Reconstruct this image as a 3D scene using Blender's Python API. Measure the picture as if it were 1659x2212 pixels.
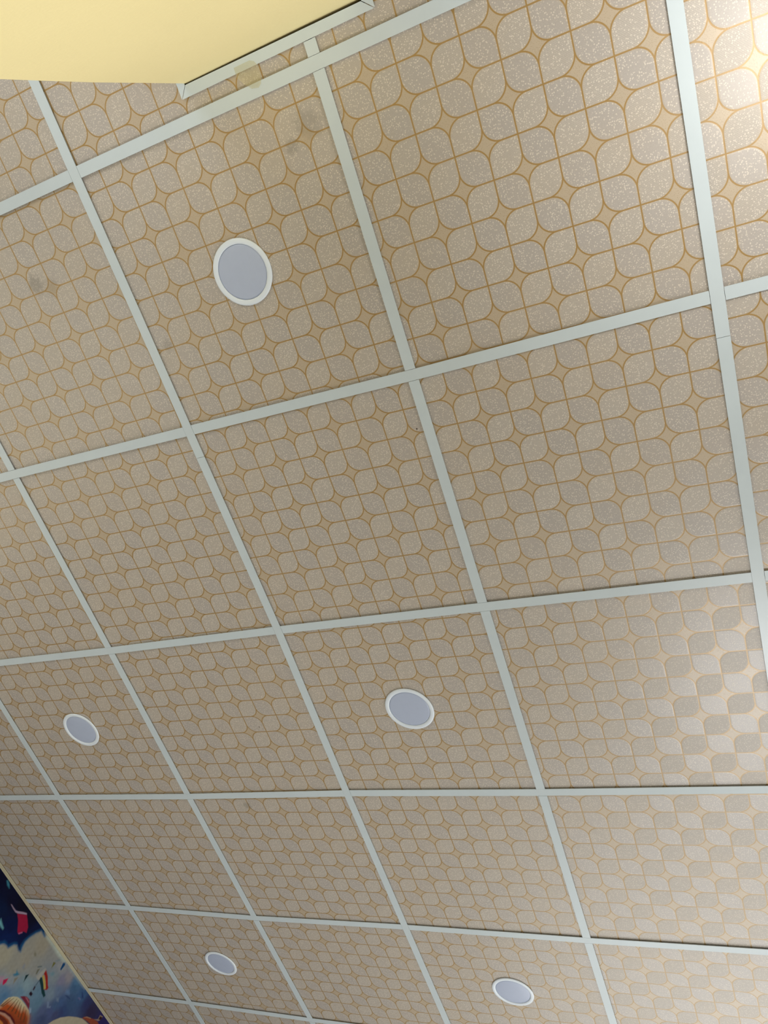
import bpy, bmesh, math
import numpy as np
from mathutils import Matrix, Vector

for o in list(bpy.data.objects):
    bpy.data.objects.remove(o, do_unlink=True)
scene = bpy.context.scene
COL = scene.collection
CEIL = 2.95                      # underside of the ceiling grid, metres above the floor

# ------------------------------------------------------------------ camera
FPX = 1555.285                   # focal length in pixels of the 1659 x 2212 frame
cam_data = bpy.data.cameras.new('camera')
cam_data.sensor_fit = 'VERTICAL'
cam_data.sensor_height = 36.0
cam_data.lens = FPX * 36.0 / 2212.0
cam_data.clip_start = 0.02
camera = bpy.data.objects.new('camera', cam_data)
COL.objects.link(camera)
RX = (0.9072447, 0.3083242, 0.2860825)
RY = (-0.1608210, 0.8827790, -0.4414044)
RZ = (-0.3886433, 0.3544538, 0.8504816)
CAM = (2.29533, 0.29791, CEIL - 1.45528)
camera.matrix_world = Matrix(((RX[0], -RY[0], -RZ[0], CAM[0]),
                              (RX[1], -RY[1], -RZ[1], CAM[1]),
                              (RX[2], -RY[2], -RZ[2], CAM[2]),
                              (0, 0, 0, 1)))
scene.camera = camera

# ------------------------------------------------------------------ world, lights, exposure
world = bpy.data.worlds.new('world')
scene.world = world
world.use_nodes = True
world.node_tree.nodes['Background'].inputs[0].default_value = (0.75, 0.8, 0.9, 1)
world.node_tree.nodes['Background'].inputs[1].default_value = 0.25


def area_light(name, loc, target, sx, sy, power, colour):
    d = bpy.data.lights.new(name, 'AREA')
    d.shape = 'RECTANGLE'
    d.size, d.size_y, d.energy, d.color = sx, sy, power, colour
    o = bpy.data.objects.new(name, d)
    COL.objects.link(o)
    o.location = loc
    o.rotation_euler = (Vector(target) - Vector(loc)).to_track_quat('-Z', 'Y').to_euler()
    return o


area_light('daylight_side_window', (4.75, 2.6, 1.35), (0.5, 2.2, 1.6), 2.6, 1.7, 12, (0.93, 0.97, 1.0))
area_light('daylight_end_window', (2.3, 5.45, 1.3), (1.9, 0.0, 2.0), 3.4, 2.0, 68, (0.96, 0.97, 0.97))
area_light('daylight_back_fill', (1.0, -2.35, 1.3), (0.9, 1.5, 1.9), 2.2, 1.8, 55, (0.96, 0.98, 1.0))  # added fill behind the camera for the left side; no known window
area_light('warm_wall_fill', (0.15, 0.45, 1.45), (-0.59, 0.55, 2.1), 0.3, 0.3, 5.0, (1.0, 0.92, 0.74))  # added warm fill that washes the left wall and lifts the nearby ceiling
area_light('warm_lamp', (2.70, 0.20, 2.42), (2.66, 0.20, 2.95), 0.30, 0.30, 3.9, (1.0, 0.96, 0.91))
area_light('shop_lamp', (2.56, 3.45, 0.3), (2.45, 2.4, 2.95), 0.30, 0.34, 31.0, (0.97, 0.98, 1.0))
spot_data = bpy.data.lights.new('pillar_fill_spot', 'SPOT')  # added spot that brightens the pillar face alone, not a known fitting
spot_data.energy, spot_data.color, spot_data.spot_size, spot_data.spot_blend, spot_data.shadow_soft_size = 240, (1.0, 0.95, 0.86), 0.60, 0.9, 0.08
pillar_fill_spot = bpy.data.objects.new('pillar_fill_spot', spot_data)
COL.objects.link(pillar_fill_spot)
pillar_fill_spot.location = (1.45, 2.4, 0.6)
pillar_fill_spot.rotation_euler = (Vector((1.58, -0.06, 2.12)) - pillar_fill_spot.location).to_track_quat('-Z', 'Y').to_euler()

scene.view_settings.view_transform = 'Standard'
scene.view_settings.look = 'None'
scene.view_settings.exposure = -0.08
scene.view_settings.gamma = 1.0
scene.view_settings.use_curve_mapping = False

# ------------------------------------------------------------------ helpers


def lin(c):
    return tuple(((v / 255) / 12.92 if v / 255 <= 0.04045 else ((v / 255 + 0.055) / 1.055) ** 2.4) for v in c)


class Nodes:
    """small wrapper that builds math networks"""

    def __init__(self, name):
        self.mat = bpy.data.materials.new(name)
        self.mat.use_nodes = True
        self.nt = self.mat.node_tree
        self.bsdf = self.nt.nodes['Principled BSDF']

    def new(self, kind, **kw):
        n = self.nt.nodes.new(kind)
        for k, v in kw.items():
            setattr(n, k, v)
        return n

    def put(self, sock, v):
        if hasattr(v, 'is_output'):
            self.nt.links.new(v, sock)
        else:
            sock.default_value = v

    def m(self, op, a, b=None, c=None, clamp=False):
        n = self.new('ShaderNodeMath', operation=op, use_clamp=clamp)
        self.put(n.inputs[0], a)
        if b is not None:
            self.put(n.inputs[1], b)
        if c is not None:
            self.put(n.inputs[2], c)
        return n.outputs[0]

    def step(self, x, lo, hi):
        n = self.new('ShaderNodeMapRange', interpolation_type='SMOOTHSTEP')
        self.put(n.inputs['Value'], x)
        self.put(n.inputs['From Min'], lo)
        self.put(n.inputs['From Max'], hi)
        return n.outputs['Result']

    def mix(self, f, a, b):
        n = self.new('ShaderNodeMix', data_type='RGBA')
        self.put(n.inputs[0], f)
        for s, v in ((n.inputs[6], a), (n.inputs[7], b)):
            if isinstance(v, tuple):
                v = tuple(v) + (1.0,)
            self.put(s, v)
        return n.outputs[2]

    def mixf(self, f, a, b):
        n = self.new('ShaderNodeMix', data_type='FLOAT')
        self.put(n.inputs[0], f)
        self.put(n.inputs[2], a)
        self.put(n.inputs[3], b)
        return n.outputs[0]

    def noise(self, vec, scale, detail=2.0, rough=0.5):
        n = self.new('ShaderNodeTexNoise')
        self.put(n.inputs['Vector'], vec)
        n.inputs['Scale'].default_value = scale
        n.inputs['Detail'].default_value = detail
        n.inputs['Roughness'].default_value = rough
        return n.outputs['Fac']

    def bump(self, height, dist, strength=1.0):
        n = self.new('ShaderNodeBump')
        self.put(n.inputs['Height'], height)
        n.inputs['Distance'].default_value = dist
        n.inputs['Strength'].default_value = strength
        return n.outputs['Normal']


def plain(name, rgb, rough=0.5, spec=0.5, mottling=0.0, scale=8.0, bump=0.0, bump_scale=300.0):
    n = Nodes(name)
    pos = n.new('ShaderNodeNewGeometry').outputs['Position']
    c = lin(rgb)
    if mottling:
        f = n.noise(pos, scale, 4.0, 0.6)
        n.put(n.bsdf.inputs['Base Color'],
              n.mix(f, tuple(v * (1 - mottling) for v in c), tuple(min(1, v * (1 + mottling)) for v in c)))
    else:
        n.bsdf.inputs['Base Color'].default_value = c + (1,)
    n.bsdf.inputs['Roughness'].default_value = rough
    n.bsdf.inputs['Specular IOR Level'].default_value = spec
    if bump:
        n.put(n.bsdf.inputs['Normal'], n.bump(n.noise(pos, bump_scale, 3.0), bump))
    return n


def link(name, mesh, parent=None, mat=None, **props):
    o = bpy.data.objects.new(name, mesh)
    COL.objects.link(o)
    if parent is not None:
        o.parent = parent
    if mat is not None:
        if len(mesh.materials) == 0:
            mesh.materials.append(mat)
    for k, v in props.items():
        o[k] = v
    return o


def mesh_from(name, verts, faces, smooth=False):
    me = bpy.data.meshes.new(name)
    me.from_pydata(verts, [], faces)
    me.update()
    if smooth:
        for p in me.polygons:
            p.use_smooth = True
    return me


def box_data(x0, x1, y0, y1, z0, z1, vs, fs):
    b = len(vs)
    vs += [(x, y, z) for z in (z0, z1) for x, y in ((x0, y0), (x1, y0), (x1, y1), (x0, y1))]
    fs += [tuple(b + i for i in f) for f in ((3, 2, 1, 0), (4, 5, 6, 7), (0, 1, 5, 4), (1, 2, 6, 5), (2, 3, 7, 6), (3, 0, 4, 7))]


def box(name, x0, x1, y0, y1, z0, z1):
    vs, fs = [], []
    box_data(x0, x1, y0, y1, z0, z1, vs, fs)
    return mesh_from(name, vs, fs)


def prism(name, poly, z0, z1):
    """closed slab over a counter-clockwise xy outline"""
    n = len(poly)
    vs = [(x, y, z0) for x, y in poly] + [(x, y, z1) for x, y in poly]
    fs = [tuple(reversed(range(n))), tuple(range(n, 2 * n))]
    fs += [(i, (i + 1) % n, n + (i + 1) % n, n + i) for i in range(n)]
    return mesh_from(name, vs, fs)


def lathe(name, profile, seg=64, cap_last=False):
    vs, fs = [], []
    n = len(profile)
    for k in range(seg):
        a = 2 * math.pi * k / seg
        vs += [(r * math.cos(a), r * math.sin(a), z) for r, z in profile]
    for k in range(seg):
        k2 = (k + 1) % seg
        fs += [(k * n + i, k2 * n + i, k2 * n + i + 1, k * n + i + 1) for i in range(n - 1)]
    if cap_last:
        c = len(vs)
        vs.append((0, 0, profile[-1][1]))
        fs += [(k * n + n - 1, ((k + 1) % seg) * n + n - 1, c) for k in range(seg)]
    return mesh_from(name, vs, fs, True)

# phase and pitch of the leaf print on each surveyed panel (metres from its grid corner)
PHASE = {(2,1):(0.093,0.0742,0.0575,0.0591),(2,0):(0.1785,0.045,0.0595,0.0595),(3,0):(0.4994,0.1714,0.0595,0.0598),(3,1):(0.1223,0.072,0.0588,0.0595),(1,0):(0.3439,0.1924,0.0608,0.0587),(2,2):(0.07,0.0778,0.0591,0.059),(3,2):(0.0827,0.069,0.0591,0.0595),(1,2):(0.1191,0.0482,0.0596,0.0601),(1,-1):(0.4891,0.4798,0.0595,0.0595),(2,-1):(0.0724,0.4964,0.0595,0.0595),(0,1):(0.5203,0.0873,0.0604,0.0587),(1,1):(0.3107,0.0528,0.061,0.0584),(0,2):(0.4199,0.1127,0.0595,0.0595),(0,3):(0.2889,0.082,0.058,0.0603),(-1,3):(0.301,0.0942,0.0607,0.0586),(0,4):(0.1043,0.0821,0.0576,0.0592),(1,3):(0.0376,0.0818,0.0595,0.06),(-1,4):(0.1036,0.227,0.0595,0.0595),(4,0):(0.0429,0.2539,0.0595,0.0595),(4,1):(0.0681,0.1073,0.0595,0.0595),(1,4):(0.0029,0.2922,0.0595,0.0595)}

# ------------------------------------------------------------------ materials


def panel_material():
    """vinyl faced ceiling tile: leaf print in lattice units on the UV map, gold outlines, pearly specks"""
    n = Nodes('leaf_print_vinyl')
    uv = n.new('ShaderNodeUVMap', uv_map='UVMap').outputs['UV']
    pos = n.new('ShaderNodeNewGeometry').outputs['Position']
    sep = n.new('ShaderNodeSeparateXYZ')
    n.put(sep.inputs[0], uv)
    a, b = sep.outputs[0], sep.outputs[1]
    ia, ib = n.m('FLOOR', a), n.m('FLOOR', b)
    fa, fb = n.m('SUBTRACT', a, ia), n.m('SUBTRACT', b, ib)
    odd = n.m('FLOORED_MODULO', n.m('ADD', ia, ib), 2.0)
    # leaf tips sit on the even lattice points, round ends on the odd ones
    ga = n.m('ABSOLUTE', n.m('SUBTRACT', fa, odd))
    gb = fb
    r = PETAL_R

    def corner(s, t):
        qs = n.m('MAXIMUM', n.m('SUBTRACT', r, s), 0.0)
        qt = n.m('MAXIMUM', n.m('SUBTRACT', r, t), 0.0)
        h = n.m('SQRT', n.m('ADD', n.m('MULTIPLY', qs, qs), n.m('MULTIPLY', qt, qt)))
        return n.m('SUBTRACT', r, h)
    d = n.m('MINIMUM', corner(n.m('SUBTRACT', 1.0, ga), gb), corner(ga, n.m('SUBTRACT', 1.0, gb)))
    wob = n.m('MULTIPLY', n.m('SUBTRACT', n.noise(pos, 700, 1.0), 0.5), 0.02)
    dw = n.m('ADD', d, wob)
    petal = n.step(dw, 0.012, 0.030)
    line = n.m('SUBTRACT', 1.0, n.step(n.m('ABSOLUTE', d), 0.013, 0.032))
    halo = n.m('MULTIPLY', n.m('SUBTRACT', 1.0, n.step(dw, 0.03, 0.10)), petal)
    star = n.m('SUBTRACT', n.m('SUBTRACT', 1.0, petal), line, clamp=True)
    # raised pearly specks
    v = n.new('ShaderNodeTexVoronoi', feature='F1')
    n.put(v.inputs['Vector'], pos)
    v.inputs['Scale'].default_value = 285.0
    vc = n.new('ShaderNodeSeparateColor')
    n.put(vc.inputs[0], v.outputs['Color'])
    speck = n.m('MULTIPLY', n.m('SUBTRACT', 1.0, n.step(v.outputs['Distance'], 0.22, 0.42)),
                n.step(vc.outputs[0], 0.05, 0.35))
    fine = n.noise(pos, 900, 1.0)
    # star field: small darker pits
    v2 = n.new('ShaderNodeTexVoronoi', feature='F1')
    n.put(v2.inputs['Vector'], pos)
    v2.inputs['Scale'].default_value = 480.0
    pit = n.m('SUBTRACT', 1.0, n.step(v2.outputs['Distance'], 0.18, 0.4))
    # slow patchiness
    patch = n.noise(pos, 6.0, 3.0)
    base = n.mix(odd, lin(PETAL_A), lin(PETAL_B))
    base = n.mix(n.m('MULTIPLY', n.step(fine, 0.4, 0.7), 0.35), base, lin(PETAL_DEEP))
    hatch = n.m('SINE', n.m('MULTIPLY', n.m('SUBTRACT', a, b), 6.2832 * 17.0))
    hatch = n.m('MULTIPLY', n.step(n.m('ADD', hatch, n.m('SUBTRACT', fine, 0.5)), 0.1, 0.9), odd)
    base = n.mix(n.m('MULTIPLY', hatch, 0.40), base, lin(PETAL_DEEP))
    base = n.mix(n.m('MULTIPLY', speck, SPECK), base, lin(PETAL_SPECK))
    base = n.mix(n.m('MULTIPLY', halo, 0.25), base, lin(STAR))
    st = n.mix(n.m('MULTIPLY', pit, 0.5), lin(STAR), lin(STAR_PIT))
    colr = n.mix(petal, st, base)
    colr = n.mix(line, colr, lin(GOLD))
    colr = n.mix(n.m('MULTIPLY', n.step(patch, 0.35, 0.75), 0.10), colr, lin((205, 180, 140)))
    # dirt: a few grey smudges and pin-head insect marks
    for (x, y, rad, k) in SMUDGES:
        vd = n.new('ShaderNodeVectorMath', operation='DISTANCE')
        n.put(vd.inputs[0], pos)
        vd.inputs[1].default_value = (x, y, CEIL + 0.005)
        dd = n.m('ADD', vd.outputs['Value'], n.m('MULTIPLY', n.m('SUBTRACT', n.noise(pos, 90, 3.0), 0.5), rad * 1.2))
        f = n.m('MULTIPLY', n.m('SUBTRACT', 1.0, n.step(dd, rad * 0.3, rad)), k)
        colr = n.mix(f, colr, lin((78, 74, 66)))
    v3 = n.new('ShaderNodeTexVoronoi', feature='F1')
    n.put(v3.inputs['Vector'], pos)
    v3.inputs['Scale'].default_value = 9.0
    v3c = n.new('ShaderNodeSeparateColor')
    n.put(v3c.inputs[0], v3.outputs['Color'])
    dot = n.m('MULTIPLY', n.m('LESS_THAN', v3.outputs['Distance'], 0.016), n.m('GREATER_THAN', v3c.outputs[0], 0.82))
    colr = n.mix(dot, colr, lin((60, 42, 26)))
    n.put(n.bsdf.inputs['Base Color'], colr)
    gold = n.m('ADD', line, n.m('MULTIPLY', star, 0.25), clamp=True)
    n.put(n.bsdf.inputs['Metallic'], n.m('MULTIPLY', gold, GOLD_METAL))
    flat = n.m('MULTIPLY', petal, odd)                  # one set of leaves is matt, the other leaves and the gold ground satin
    n.put(n.bsdf.inputs['Roughness'], n.mixf(flat, 0.38, 0.43))
    n.put(n.bsdf.inputs['Specular IOR Level'], n.m('ADD', n.mixf(flat, 0.76, 0.50), n.m('MULTIPLY', line, 0.06)))
    n.bsdf.inputs['Coat Weight'].default_value = 0.55
    n.bsdf.inputs['Coat Roughness'].default_value = 0.46
    # fine embossed ribs run along the leaf, at right angles in neighbouring leaves
    n.put(n.bsdf.inputs['Anisotropic'], n.m('MULTIPLY', petal, ANISO))
    tan = n.new('ShaderNodeTangent', direction_type='UV_MAP', uv_map='UVMap')
    n.put(n.bsdf.inputs['Tangent'], tan.outputs[0])
    n.put(n.bsdf.inputs['Anisotropic Rotation'], n.mixf(odd, ROT_A, ROT_B))
    h = n.m('ADD', n.m('MULTIPLY', n.step(d, 0.0, 0.07), 1.0), n.m('MULTIPLY', speck, 0.25))
    n.put(n.bsdf.inputs['Normal'], n.bump(h, 0.0004, 0.5))
    return n.mat


PETAL_R = 0.50
PETAL_A = (184, 177, 170)
PETAL_B = (193, 185, 174)
PETAL_DEEP = (162, 154, 145)
PETAL_SPECK = (220, 211, 198)
STAR = (193, 177, 153)
STAR_PIT = (162, 140, 110)
GOLD = (170, 136, 76)
SPECK = 0.95
GOLD_METAL = 0.15
ANISO, ROT_A, ROT_B = 0.4, 0.125, 0.375
SMUDGES = [(0.965, 0.172, 0.030, 0.32), (1.005, 0.190, 0.026, 0.22), (1.745, 0.085, 0.040, 0.22), (1.70, 0.11, 0.02, 0.25),
           (1.245, 0.395, 0.020, 0.22), (0.81, 1.85, 0.02, 0.3), (2.40, 1.0, 0.02, 0.2)]

M_PANEL = panel_material()
M_GRID = plain('white_painted_steel', (206, 218, 223), 0.32, 0.5, 0.05, 14.0).mat
M_ANGLE = plain('cream_wall_angle', (214, 206, 176), 0.45, 0.4, 0.06, 10.0).mat
M_PILLAR = plain('cream_wall_paint', (238, 225, 172), 0.62, 0.3, 0.03, 5.0, 0.0006, 160.0).mat
M_WALL = plain('room_wall_paint', (216, 211, 194), 0.8, 0.2, 0.03, 3.0).mat
M_FLOOR = plain('floor_tiles', (182, 178, 170), 0.5, 0.4, 0.08, 2.0).mat
M_PLENUM = plain('dark_plenum', (40, 38, 36), 0.9, 0.1, 0.1, 5.0).mat
M_RIM = plain('white_plastic_rim', (234, 244, 255), 0.35, 0.5, 0.02, 30.0).mat
M_DIFFUSER = plain('frosted_diffuser', (186, 197, 220), 0.3, 0.5, 0.03, 60.0).mat

# ------------------------------------------------------------------ room shell
X0, X1, Y0, Y1 = -0.59, 4.85, -2.45, 5.55
floor = link('floor', box('floor', X0, X1, Y0, Y1, -0.1, 0.0), None, M_FLOOR, kind='structure')
wall_left = link('wall_left', box('wall_left', X0 - 0.12, X0, Y0, Y1, 0.0, 3.3), None, M_WALL, kind='structure')
link('wall_right', box('wall_right', X1, X1 + 0.12, Y0, Y1, 0.0, 3.3), None, M_WALL, kind='structure')
link('wall_back', box('wall_back', X0, X1, Y0 - 0.12, Y0, 0.0, 3.3), None, M_WALL, kind='structure')
link('wall_front', box('wall_front', X0, X1, Y1, Y1 + 0.12, 0.0, 3.3), None, M_WALL, kind='structure')

# ------------------------------------------------------------------ suspended ceiling
# grid nodes as surveyed: (column, row) -> metres; the hangers sag and wander by some millimetres
NODES = {(0, 3): (-.0023, 1.8042), (0, 4): (.0022, 2.3988), (0, 5): (.0068, 2.9904), (1, 1): (.5985, .5984), (1, 2): (.5986, 1.2011),
         (1, 3): (.5957, 1.8058), (1, 4): (.596, 2.4074), (1, 5): (.599, 2.9982), (2, 0): (1.2001, -.0019), (2, 1): (1.2038, .6012),
         (2, 2): (1.2094, 1.1961), (2, 3): (1.2019, 1.7981), (2, 4): (1.2004, 2.3998), (3, 0): (1.8005, -.0008), (3, 1): (1.7981, .6038),
         (3, 2): (1.7979, 1.1964), (3, 3): (1.7991, 1.8026), (3, 4): (1.7991, 2.4033), (4, 1): (2.3994, .6001), (4, 2): (2.3992, 1.1992)}
COLS, ROWS = range(-1, 10), range(-5, 11)


def node(i, j):
    x, y = NODES.get((i, j), (i * 0.6, j * 0.6))
    return min(max(x, X0 + 0.004), X1 - 0.004), min(max(y, Y0 + 0.004), Y1 - 0.004)


ceiling = link('ceiling', box('ceiling', X0, X1, Y0, Y1, 3.18, 3.30), None, M_PLENUM, kind='structure')
Z_PANEL = CEIL + 0.0048
PIL = (1.525, 1.909, -0.463, -0.063)          # pillar head: x0, x1, y0, y1


def panel(i, j):
    c = [node(i, j), node(i + 1, j), node(i + 1, j + 1), node(i, j + 1)]
    g = 0.003
    p = [(c[0][0] + g, c[0][1] + g), (c[1][0] - g, c[1][1] + g), (c[2][0] - g, c[2][1] - g), (c[3][0] + g, c[3][1] - g)]
    if p[1][0] - p[0][0] < 0.02 or p[2][1] - p[1][1] < 0.02:
        return
    e = 0.009
    if (i, j) == (2, -1):
        x, ya, yb = PIL[0] - e, PIL[2] - e, PIL[3] + e
        p = [p[0], p[1], (p[1][0], ya), (x, ya), (x, yb), (p[2][0], yb), p[2], p[3]]
    if (i, j) == (3, -1):
        x, ya, yb = PIL[1] + e, PIL[2] - e, PIL[3] + e
        p = [p[0], p[1], p[2], p[3], (p[3][0], yb), (x, yb), (x, ya), (p[0][0], ya)]
    me = prism('ceiling_panel', p, Z_PANEL, Z_PANEL + 0.009)
    ph = PHASE.get((i, j))
    if ph is None:
        h = math.sin(i * 12.9898 + j * 78.233) * 43758.5453
        h -= math.floor(h)
        ph = (0.02 + 0.08 * h, 0.07 + 0.01 * h, 0.0595, 0.0595)
    ox, oy = i * 0.6 + ph[0], j * 0.6 + ph[1]
    uvl = me.uv_layers.new(name='UVMap')
    for lp in me.loops:
        v = me.vertices[lp.vertex_index].co
        uvl.data[lp.index].uv = ((v.x - ox) / ph[2] + 40, (v.y - oy) / ph[3] + 40)
    link('ceiling_panel', me, ceiling, M_PANEL)


for i in COLS:
    for j in ROWS:
        if i * 0.6 < X1 and (i + 1) * 0.6 > X0 and j * 0.6 < Y1 and (j + 1) * 0.6 > Y0:
            panel(i, j)

HALF = 0.0120                                    # half the 24 mm face of a tee
FL = 0.0014                                      # flange thickness


def tee(name, path, along_y, z=CEIL):
    """inverted T bar: a 24 mm flange and an upright web, following the surveyed nodes"""
    vs, fs = [], []
    px, py = (1, 0) if along_y else (0, 1)
    for hw, z0, z1 in ((HALF, z, z + FL), (0.0008, z + FL, z + 0.030)):
        b = len(vs)
        for x, y in path:
            vs += [(x - px * hw, y - py * hw, z0), (x + px * hw, y + py * hw, z0),
                   (x + px * hw, y + py * hw, z1), (x - px * hw, y - py * hw, z1)]
        n = len(path)
        for k in range(n - 1):
            q = b + 4 * k
            fs += [(q + s, q + (s + 1) % 4, q + 4 + (s + 1) % 4, q + 4 + s) for s in range(4)]
        fs += [(b + 3, b + 2, b + 1, b), tuple(b + 4 * (n - 1) + s for s in range(4))]
    me = mesh_from(name, vs, fs)
    bm = bmesh.new()
    bm.from_mesh(me)
    bmesh.ops.recalc_face_normals(bm, faces=bm.faces)
    bm.to_mesh(me)
    bm.free()
    link(name, me, ceiling, M_GRID)


def on_path(path, y):
    for (xa, ya), (xb, yb) in zip(path, path[1:]):
        if ya <= y <= yb:
            return xa + (xb - xa) * (y - ya) / (yb - ya), y


SPLICE = {2: 0.673, 4: 0.678}
GAP = 0.0007
for i in (0, 2, 4, 6, 8):
    path = [node(i, j) for j in ROWS if Y0 - 0.01 < j * 0.6 < Y1 + 0.01]
    path = [(path[0][0], Y0 + 0.002)] + path + [(path[-1][0], Y1 - 0.002)]
    if i in SPLICE:
        s = SPLICE[i]
        tee('main_tee', [p for p in path if p[1] < s] + [on_path(path, s - 0.0004)], True)
        tee('main_tee', [on_path(path, s + 0.0004)] + [p for p in path if p[1] > s], True)
    else:
        tee('main_tee', path, True)
# short cross bars along x, hung between the main tees
for j in ROWS:
    if not Y0 + 0.05 < j * 0.6 < Y1 - 0.05:
        continue
    ends = [X0 + 0.0205] + [node(i, j)[0] for i in (0, 2, 4, 6, 8)] + [X1 - 0.002]
    for k in range(len(ends) - 1):
        a = ends[k] + (HALF + GAP if k else 0)
        b = ends[k + 1] - (HALF + GAP * (1 if (k + j) % 2 else 0.4) if k < len(ends) - 2 else 0)
        mids = [node(i, j) for i in (1, 3, 5, 7) if a < i * 0.6 < b]
        ya = node(2 * (k - 1), j)[1] if k else node(0, j)[1]
        yb = node(2 * k, j)[1]
        tee('cross_tee', [(a, ya)] + mids + [(b, yb)], False, CEIL + (0.0003 if (k + j) % 2 else 0.0))
# short bars along y in the middle of each bay
for i in (1, 3, 5, 7):
    for j in ROWS:
        (xa, ya), (xb, yb) = node(i, j), node(i, j + 1)
        if ya >= Y1 - 0.05 or yb <= Y0 + 0.05:
            continue
        y0 = ya + HALF + GAP if ya > Y0 + 0.02 else ya
        y1 = yb - HALF - GAP if yb < Y1 - 0.02 else yb
        if (i, j) == (3, -1):
            tee('cross_tee', [(xa, y0), (xa, PIL[2] - 0.006)], True)
            tee('cross_tee', [(xb, PIL[3] + 0.0245), (xb, y1)], True)
        else:
            tee('cross_tee', [(xa, y0), (xb, y1)], True)

# wall angle along the mural wall
vs, fs = [], []
box_data(X0 + 0.001, X0 + 0.0200, Y0 + 0.003, Y1 - 0.003, CEIL - 0.0004, CEIL + 0.001, vs, fs)
box_data(X0 + 0.001, X0 + 0.0020, Y0 + 0.003, Y1 - 0.003, CEIL + 0.001, CEIL + 0.022, vs, fs)
link('trim_1', mesh_from('trim_1', vs, fs), None, M_ANGLE, kind='structure')

# ------------------------------------------------------------------ pillar with its mitred edge moulding
prof = [(1.525, 3.17), (1.525, 2.95), (1.508, 2.83), (1.490, 2.711), (1.479, 2.609), (1.468, 2.50), (1.462, 2.38), (1.460, 0.0),
        (1.974, 0.0), (1.972, 2.38), (1.966, 2.50), (1.944, 2.711), (1.926, 2.83), (1.909, 2.95), (1.909, 3.17)]
n = len(prof)
vs = [(x, PIL[3], z) for x, z in prof] + [(x, PIL[2], z) for x, z in prof]
fs = [tuple(range(n)), tuple(reversed(range(n, 2 * n)))] + [(i, n + i, n + (i + 1) % n, (i + 1) % n) for i in range(n)]
me = mesh_from('pillar', vs, fs)
bm = bmesh.new()
bm.from_mesh(me)
bmesh.ops.recalc_face_normals(bm, faces=bm.faces)
edges = [e for e in bm.edges if abs(e.verts[0].co.y - e.verts[1].co.y) < 1e-5 and e.verts[0].co.z > -1 and
         abs(e.verts[0].co.z - e.verts[1].co.z) > 1e-4]
bmesh.ops.bevel(bm, geom=edges, offset=0.004, segments=2, affect='EDGES', profile=0.5)
bm.to_mesh(me)
bm.free()
link('pillar', me, None, M_PILLAR, kind='structure')

xi0, xi1, yi = 1.5290, 1.9130, -0.0600           # inner edge of the moulding, a few millimetres off the plaster
xo0, xo1, yo = 1.5120, 1.9330, -0.0395           # outer edge
ZM = CEIL - 0.0006
trim2 = bpy.data.objects.new('trim_2', None)
COL.objects.link(trim2)
trim2.location = (1.72, -0.05, CEIL)
trim2['kind'] = 'structure'
mit = 0.0005
strips = [[(xo0 + mit * 2, yo), (xi0 + mit * 2, yi), (xi1 - mit * 2, yi + 0.0025), (xo1 - mit * 2, yo)],
          [(xo0, PIL[2] - 0.02), (xi0 - 0.011, PIL[2] - 0.02), (xi0 - mit, yi), (xo0 - mit, yo - mit)],
          [(xi1 + mit, PIL[2] - 0.02), (xo1, PIL[2] - 0.02), (xo1 + mit, yo - mit), (xi1 + mit, yi + 0.0025)]]
for poly in strips:
    area = sum(a[0] * b[1] - b[0] * a[1] for a, b in zip(poly, poly[1:] + poly[:1]))
    if area < 0:
        poly = poly[::-1]
    me = prism('edge_moulding', [(x - 1.72, y + 0.05) for x, y in poly], ZM - CEIL, ZM - CEIL + 0.0012)
    link('edge_moulding', me, trim2, M_GRID)

# a scrap of yellowed clear tape left between the moulding and the grid bar
tape = Nodes('yellowed_clear_tape')
tape.bsdf.inputs['Base Color'].default_value = lin((226, 216, 165)) + (1,)
tape.bsdf.inputs['Roughness'].default_value = 0.35
tape.bsdf.inputs['Alpha'].default_value = 0.17
outline = [(1.640, -0.0500), (1.676, -0.0500), (1.6840, -0.0455), (1.6880, -0.0380), (1.6892, -0.0280), (1.6875, -0.0160), (1.6830, -0.0075),
           (1.6760, -0.0030), (1.662, -0.0060), (1.648, -0.0200), (1.640, -0.0330)]
o = link('tape_strip', prism('tape_strip', outline, CEIL - 0.0011, CEIL - 0.0008), None, tape.mat)
o['label'] = 'scrap of yellowed clear tape stuck across the edge moulding beside the pillar'
o['category'] = 'tape'

# ------------------------------------------------------------------ recessed lamps (all switched off)
rim_me = lathe('rim', [(0.0600, -0.0010), (0.0690, -0.0010), (0.0700, -0.0022), (0.0694, -0.0036), (0.0670, -0.0046), (0.0620, -0.0046),
                       (0.0590, -0.0040), (0.0578, -0.0028), (0.0576, -0.0012), (0.0600, -0.0010)])
dif_me = lathe('diffuser', [(0.0574, -0.0013), (0.0571, -0.0021), (0.0540, -0.0026), (0.0300, -0.0030), (0.0100, -0.0031)], 64, True)
LAMPS = [((1.500, 0.298), 'unlit round white downlight nearest the cream pillar, largest of the five'),
         ((1.506, 1.494), 'unlit round white downlight below the middle of the photo, second largest of the five'),
         ((0.294, 1.500), 'unlit round downlight near the left edge, level with the second largest one'),
         ((0.303, 2.700), 'small unlit round downlight at the lower left, closest to the mural'),
         ((1.495, 2.693), 'lowest unlit round downlight in the photo, at the bottom right')]
for (x, y), label in LAMPS:
    t = bpy.data.objects.new('downlight', None)
    COL.objects.link(t)
    t.location = (x, y, Z_PANEL)
    t['label'], t['category'], t['group'] = label, 'ceiling light', 'round downlights set in the ceiling'
    link('rim', rim_me, t, M_RIM)
    link('diffuser', dif_me, t, M_DIFFUSER)

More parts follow.
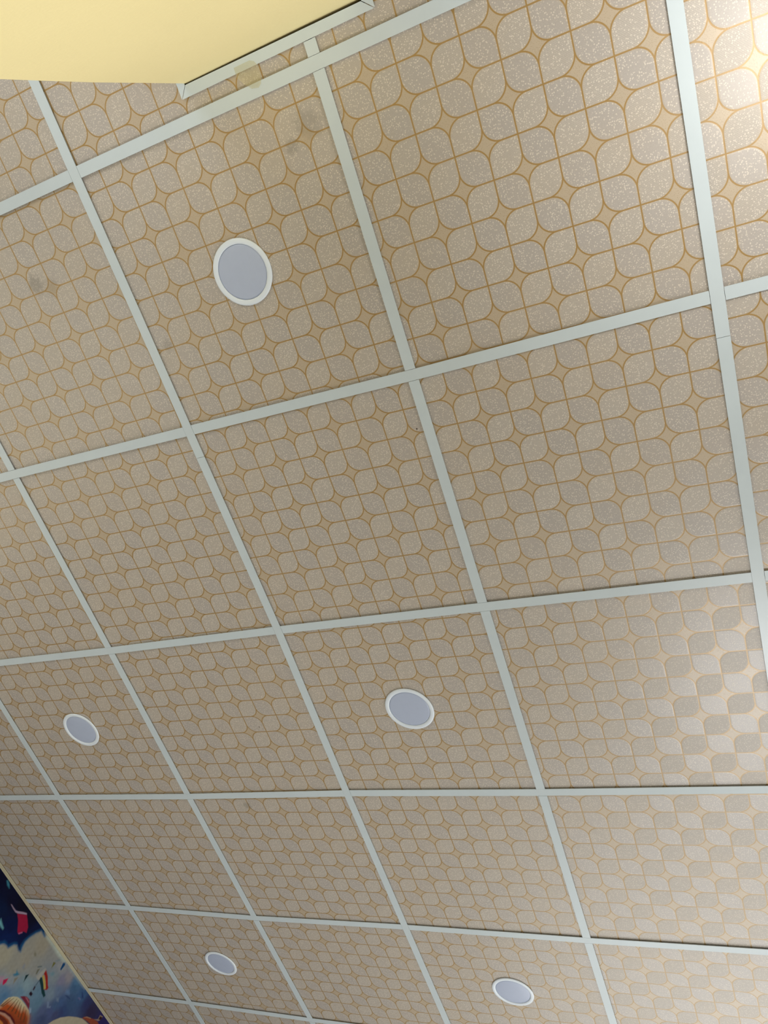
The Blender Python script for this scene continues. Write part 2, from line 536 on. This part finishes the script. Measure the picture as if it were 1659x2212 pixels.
# ------------------------------------------------------------------ printed mural on the left wall
MURAL_HIGH=[(2246,2935,2,4,30),(2349,2909,3,4,28),(2343,2869,2,15,45),(2494,2946,4,5,26),(2435,2851,2,12,50),(2449,2819,2,20,62),(2408,2936,3,3,20),(2554,2929,3,12,45)]
MURAL_LOW=[(2494,2770,124,122,110),(2598,2823,118,116,108),(2625,2908,118,115,105),(2705,2935,110,112,112),(2663,2830,112,114,112),(2570,2767,115,115,108),(2591,2728,110,118,125),(2679,2767,100,120,130),(2789,2876,100,110,118),(2834,2887,95,95,115),(2600,2699,75,100,125),(2680,2742,80,105,125),(2619,2686,60,90,120),(2764,2786,75,100,120),(2791,2768,70,95,115),(2824,2825,90,105,120),(2851,2861,75,90,115),(2903,2838,50,70,105),(2838,2762,60,70,100),(2885,2809,50,70,100),(2864,2743,45,55,85),(2913,2790,50,55,85),(2941,2826,40,60,95),(2920,2917,50,75,105),(2989,2924,45,70,105),(2953,2865,45,65,95),(3038,2919,35,40,75),(3087,2913,35,30,55),(2939,2821,40,45,80),(2878,2784,55,65,100),(2914,2935,60,90,120),(2858,2922,110,108,115),(3189,2930,30,25,70),(2792,2924,115,118,122)]
MURAL_SHAPES=[
([(2435,2786),(2443,2793),(2449,2801),(2463,2803),(2478,2801),(2484,2811),(2494,2826),(2505,2833),(2524,2828),(2543,2828),(2532,2843),(2531,2864),(2538,2887),(2553,2918),(2571,2940),(2600,2947),(2590,2952),(2625,2977),(2813,2973),(3272,2956),(3391,2836),(2752,2483),(2361,2699)],(18,68,108),9),
([(2442,2781),(2449,2789),(2457,2795),(2471,2798),(2486,2797),(2491,2806),(2500,2822),(2514,2830),(2535,2823),(2553,2826),(2544,2842),(2539,2863),(2544,2885),(2558,2915),(2575,2937),(2607,2934),(2616,2939),(2593,2946),(2627,2975),(2816,2971),(3275,2954),(3391,2836),(2752,2483),(2363,2698)],'LOW',5),
([(2263,2941),(2268,2945),(2285,2941),(2299,2932),(2280,2933)],(45,100,120),4),
([(2357,2902),(2362,2904),(2379,2903),(2396,2903),(2408,2908),(2433,2923),(2452,2932),(2458,2928),(2437,2916),(2416,2903),(2401,2898),(2378,2899)],(125,110,130),2),
([(2413,2901),(2458,2928),(2479,2918),(2503,2904),(2515,2887),(2496,2880),(2486,2860),(2473,2861),(2439,2889)],(115,15,45),2),
([(2480,2860),(2494,2877),(2498,2874),(2487,2860)],(130,70,100),2),
([(2365,2834),(2363,2841),(2378,2835),(2404,2828),(2406,2823),(2391,2822),(2380,2823),(2363,2822)],(80,130,140),4),
([(2535,2705),(2545,2712),(2561,2723),(2566,2712),(2564,2700),(2553,2693)],(140,95,118),10),
([(2566,2717),(2582,2735),(2586,2720),(2581,2704),(2573,2708)],(140,20,60),2),
([(2608,2751),(2622,2766),(2621,2735)],(98,96,88),2),
([(2648,2791),(2660,2804),(2661,2769)],(10,35,40),2),
([(2683,2839),(2692,2849),(2695,2826),(2689,2823)],(82,82,72),2),
([(2673,2846),(2691,2861),(2695,2858),(2677,2843)],(75,85,90),2),
([(2733,2907),(2747,2911),(2745,2893),(2743,2886)],(82,82,42),2),
([(2739,2916),(2760,2938),(2765,2937),(2744,2916)],(90,105,112),3),
([(2782,2937),(2793,2946),(2799,2935),(2797,2910),(2789,2911)],(10,50,90),2),
([(2590,2756),(2599,2767),(2593,2776),(2607,2774),(2618,2774),(2611,2764),(2599,2755)],(40,90,115),4),
([(2608,2798),(2606,2812),(2614,2812),(2617,2799)],(100,106,118),5),
([(2612,2872),(2627,2870),(2633,2865),(2626,2859),(2617,2862)],(98,96,84),3),
([(2754,2870),(2763,2881),(2774,2884),(2777,2874),(2764,2866)],(82,108,120),6),
([(2699,2820),(2714,2868),(2725,2866),(2726,2820),(2712,2816)],(125,125,122),3),
([(2724,2819),(2728,2820),(2728,2798),(2724,2797)],(55,70,85),2),
([(2722,2831),(2730,2836),(2755,2826),(2776,2816),(2804,2805),(2801,2795),(2778,2799),(2748,2813),(2726,2820)],(10,40,45),2),
([(2726,2839),(2730,2847),(2758,2838),(2784,2821),(2776,2814),(2755,2826)],(140,125,65),2),
([(2726,2849),(2724,2865),(2752,2856),(2782,2836),(2793,2832),(2793,2822),(2779,2814),(2783,2822),(2758,2838),(2739,2847)],(115,25,20),2),
([(2722,2794),(2730,2795),(2733,2781),(2726,2780)],(35,15,30),2),
([(2721,2764),(2724,2772),(2739,2771),(2739,2760),(2724,2759)],(25,10,25),2),
([(2691,2729),(2705,2740),(2722,2748),(2742,2749),(2759,2739),(2773,2725),(2735,2729),(2713,2729)],(88,30,45),2),
([(2716,2742),(2725,2746),(2748,2743),(2750,2739)],(130,80,90),2),
([(2624,2613),(2633,2653),(2634,2676),(2643,2694),(2661,2710),(2681,2721),(2704,2725),(2739,2726),(2772,2724),(2792,2716),(2805,2704),(2819,2681),(2662,2587)],(150,145,120),2),
([(2629,2633),(2640,2663),(2653,2685),(2687,2695),(2723,2703),(2743,2703),(2750,2716),(2778,2715),(2795,2711),(2821,2683),(2680,2598)],(138,62,24),12),
([(2669,2652),(2710,2672),(2745,2677),(2771,2695),(2798,2706),(2821,2683),(2754,2642)],(88,38,24),25),
([(2667,2707),(2669,2708),(2648,2660),(2642,2658)],(78,45,24),2),
([(2683,2714),(2685,2715),(2680,2667),(2674,2665)],(78,45,24),2),
([(2694,2716),(2696,2717),(2704,2675),(2697,2673)],(78,45,24),2),
([(2707,2717),(2709,2718),(2726,2679),(2719,2677)],(78,45,24),2),
([(2721,2715),(2723,2716),(2749,2680),(2743,2678)],(78,45,24),2),
([(2739,2718),(2741,2719),(2768,2680),(2761,2678)],(78,45,24),2),
([(2760,2716),(2762,2717),(2790,2685),(2783,2683)],(78,45,24),2),
([(2652,2698),(2654,2699),(2640,2657),(2633,2654)],(78,45,24),2),
([(2630,2641),(2643,2646),(2664,2656),(2704,2664),(2738,2663),(2769,2651),(2756,2643),(2717,2653),(2682,2648),(2655,2638)],(60,15,20),2),
([(2637,2636),(2650,2642),(2677,2652),(2712,2657),(2748,2653),(2764,2648),(2752,2641),(2711,2648),(2681,2644),(2657,2637)],(138,103,88),2),
([(2646,2630),(2659,2636),(2686,2641),(2712,2642),(2739,2633),(2688,2603)],(78,30,20),2),
([(2659,2621),(2674,2625),(2693,2627),(2719,2621),(2688,2603)],(150,90,40),2),
([(2830,2798),(2841,2803),(2856,2791),(2864,2798),(2867,2792),(2850,2782)],(85,100,125),3),
([(2866,2833),(2877,2840),(2886,2831),(2874,2828)],(85,100,120),5),
([(2769,2731),(2778,2734),(2789,2725),(2786,2719)],(110,125,145),4),
([(2615,2940),(2620,2947),(2772,2954),(2803,2951),(2778,2940),(2735,2936),(2657,2940)],(140,150,145),8),
([(2809,2950),(2847,2951),(2907,2954),(2982,2953),(2978,2947),(2906,2944),(2832,2940)],(115,125,130),8),
([(2900,2867),(2911,2873),(2936,2875),(2936,2872),(2917,2869)],(30,45,80),3),
([(2973,2902),(2979,2909),(2994,2909),(2991,2903)],(75,80,115),3),
([(2975,2930),(2982,2931),(3003,2920),(2995,2915)],(28,40,80),4),
([(2891,2882),(2904,2889),(2915,2884),(2895,2873)],(75,100,135),8),
([(2908,2738),(2907,2749),(2923,2774),(2948,2801),(2987,2830),(3030,2853),(3065,2868),(3087,2872),(3118,2876),(3166,2871),(2923,2727)],(130,125,110),2),
([(3064,2869),(3068,2877),(3083,2887),(3110,2897),(3131,2905),(3157,2911),(3188,2909),(3140,2884),(3096,2877)],(105,50,35),2),
([(3074,2878),(3083,2887),(3109,2897),(3112,2896),(3085,2885)],(130,105,85),2),
([(3132,2905),(3153,2919),(3151,2936),(3172,2942),(3171,2928),(3162,2916)],(110,95,85),2),
([(3157,2920),(3155,2933),(3172,2939),(3173,2926)],(35,15,20),2),
]


def build_mural():
    ys = np.concatenate([np.arange(1.15, 2.09, 0.15), np.arange(2.10, 3.40, 0.002), np.arange(3.40, Y1 - 0.05, 0.15), [Y1 - 0.05]])
    zs = np.concatenate([np.arange(1.0, 2.50, 0.15), np.arange(2.50, 2.9475, 0.002), [2.9480]])
    ny, nz = len(ys), len(zs)
    Y, Z = np.meshgrid(ys, zs)
    y, z = Y.ravel() * 1000, Z.ravel() * 1000

    def field(pts, power):
        num, den = np.zeros((len(y), 3)), np.zeros(len(y))
        for q in pts:
            w = 1.0 / ((y - q[0]) ** 2 + (z - q[1]) ** 2 + 60.0) ** (power / 2)
            num += w[:, None] * np.array(lin(q[2:]))
            den += w
        return num / den[:, None]
    high, low = field(MURAL_HIGH, 3.0), field(MURAL_LOW, 3.4)
    rng = np.random.RandomState(4)

    def wobble(scale):
        out = np.zeros(len(y))
        for k in range(7):
            a, f, p = rng.rand() * 6.28, (0.6 + rng.rand() * 1.6) / scale, rng.rand() * 6.28
            out += np.sin((y * math.cos(a) + z * math.sin(a)) * f * 6.28 + p)
        return out / 7
    brush = wobble(38.0) + 0.3 * wobble(14.0)
    low = low * (1 + 0.10 * brush[:, None])
    col = high * (1 + 0.15 * brush[:, None])
    for poly, c, soft in MURAL_SHAPES:
        py, pz = np.array([p[0] for p in poly], float), np.array([p[1] for p in poly], float)
        m = 3.0 * soft + 3
        idx = np.where((y > py.min() - m) & (y < py.max() + m) & (z > pz.min() - m) & (z < pz.max() + m))[0]
        if len(idx) == 0:
            continue
        yy, zz = y[idx], z[idx]
        inside, dist = np.zeros(len(idx), bool), np.full(len(idx), 1e9)
        for k in range(len(py)):
            ay, az, by, bz = py[k], pz[k], py[k - 1], pz[k - 1]
            hit = ((az > zz) != (bz > zz)) & (yy < (by - ay) * (zz - az) / ((bz - az) or 1e-9) + ay)
            inside ^= hit
            dy, dz = by - ay, bz - az
            t = np.clip(((yy - ay) * dy + (zz - az) * dz) / (dy * dy + dz * dz + 1e-9), 0, 1)
            dist = np.minimum(dist, np.hypot(yy - ay - t * dy, zz - az - t * dz))
        sd = np.where(inside, dist, -dist)
        w = np.clip(sd / (2.0 * soft) + 0.5, 0, 1)[:, None]
        src = low[idx] if c == 'LOW' else np.array(lin(c)) * (1 + 0.08 * brush[idx][:, None])
        col[idx] = col[idx] * (1 - w) + src * w
    col = np.clip(col * MURAL_GAIN, 0.0, 0.92)
    x = X0 + 0.0015
    verts = np.stack([np.full(ny * nz, x), Y.ravel(), Z.ravel()], 1)
    k = np.arange(ny * nz).reshape(nz, ny)
    quads = np.stack([k[:-1, :-1], k[:-1, 1:], k[1:, 1:], k[1:, :-1]], -1).reshape(-1, 4)
    me = bpy.data.meshes.new('mural')
    me.vertices.add(ny * nz)
    me.vertices.foreach_set('co', verts.ravel())
    me.loops.add(quads.size)
    me.loops.foreach_set('vertex_index', quads.ravel())
    me.polygons.add(len(quads))
    me.polygons.foreach_set('loop_start', np.arange(len(quads)) * 4)
    me.update(calc_edges=True)
    at = me.attributes.new('print_colour', 'FLOAT_COLOR', 'POINT')
    at.data.foreach_set('color', np.concatenate([col, np.ones((len(col), 1))], 1).ravel().astype(np.float32))
    nm = Nodes('printed_wallpaper')
    a = nm.new('ShaderNodeAttribute', attribute_name='print_colour')
    nm.put(nm.bsdf.inputs['Base Color'], a.outputs['Color'])
    nm.bsdf.inputs['Roughness'].default_value = 0.6
    nm.bsdf.inputs['Specular IOR Level'].default_value = 0.1
    o = link('mural', me, None, nm.mat)
    o['label'] = 'printed mural of striped domes, flags and clouds under a dark blue sky'
    o['category'] = 'mural'


MURAL_GAIN = 1.6
build_mural()
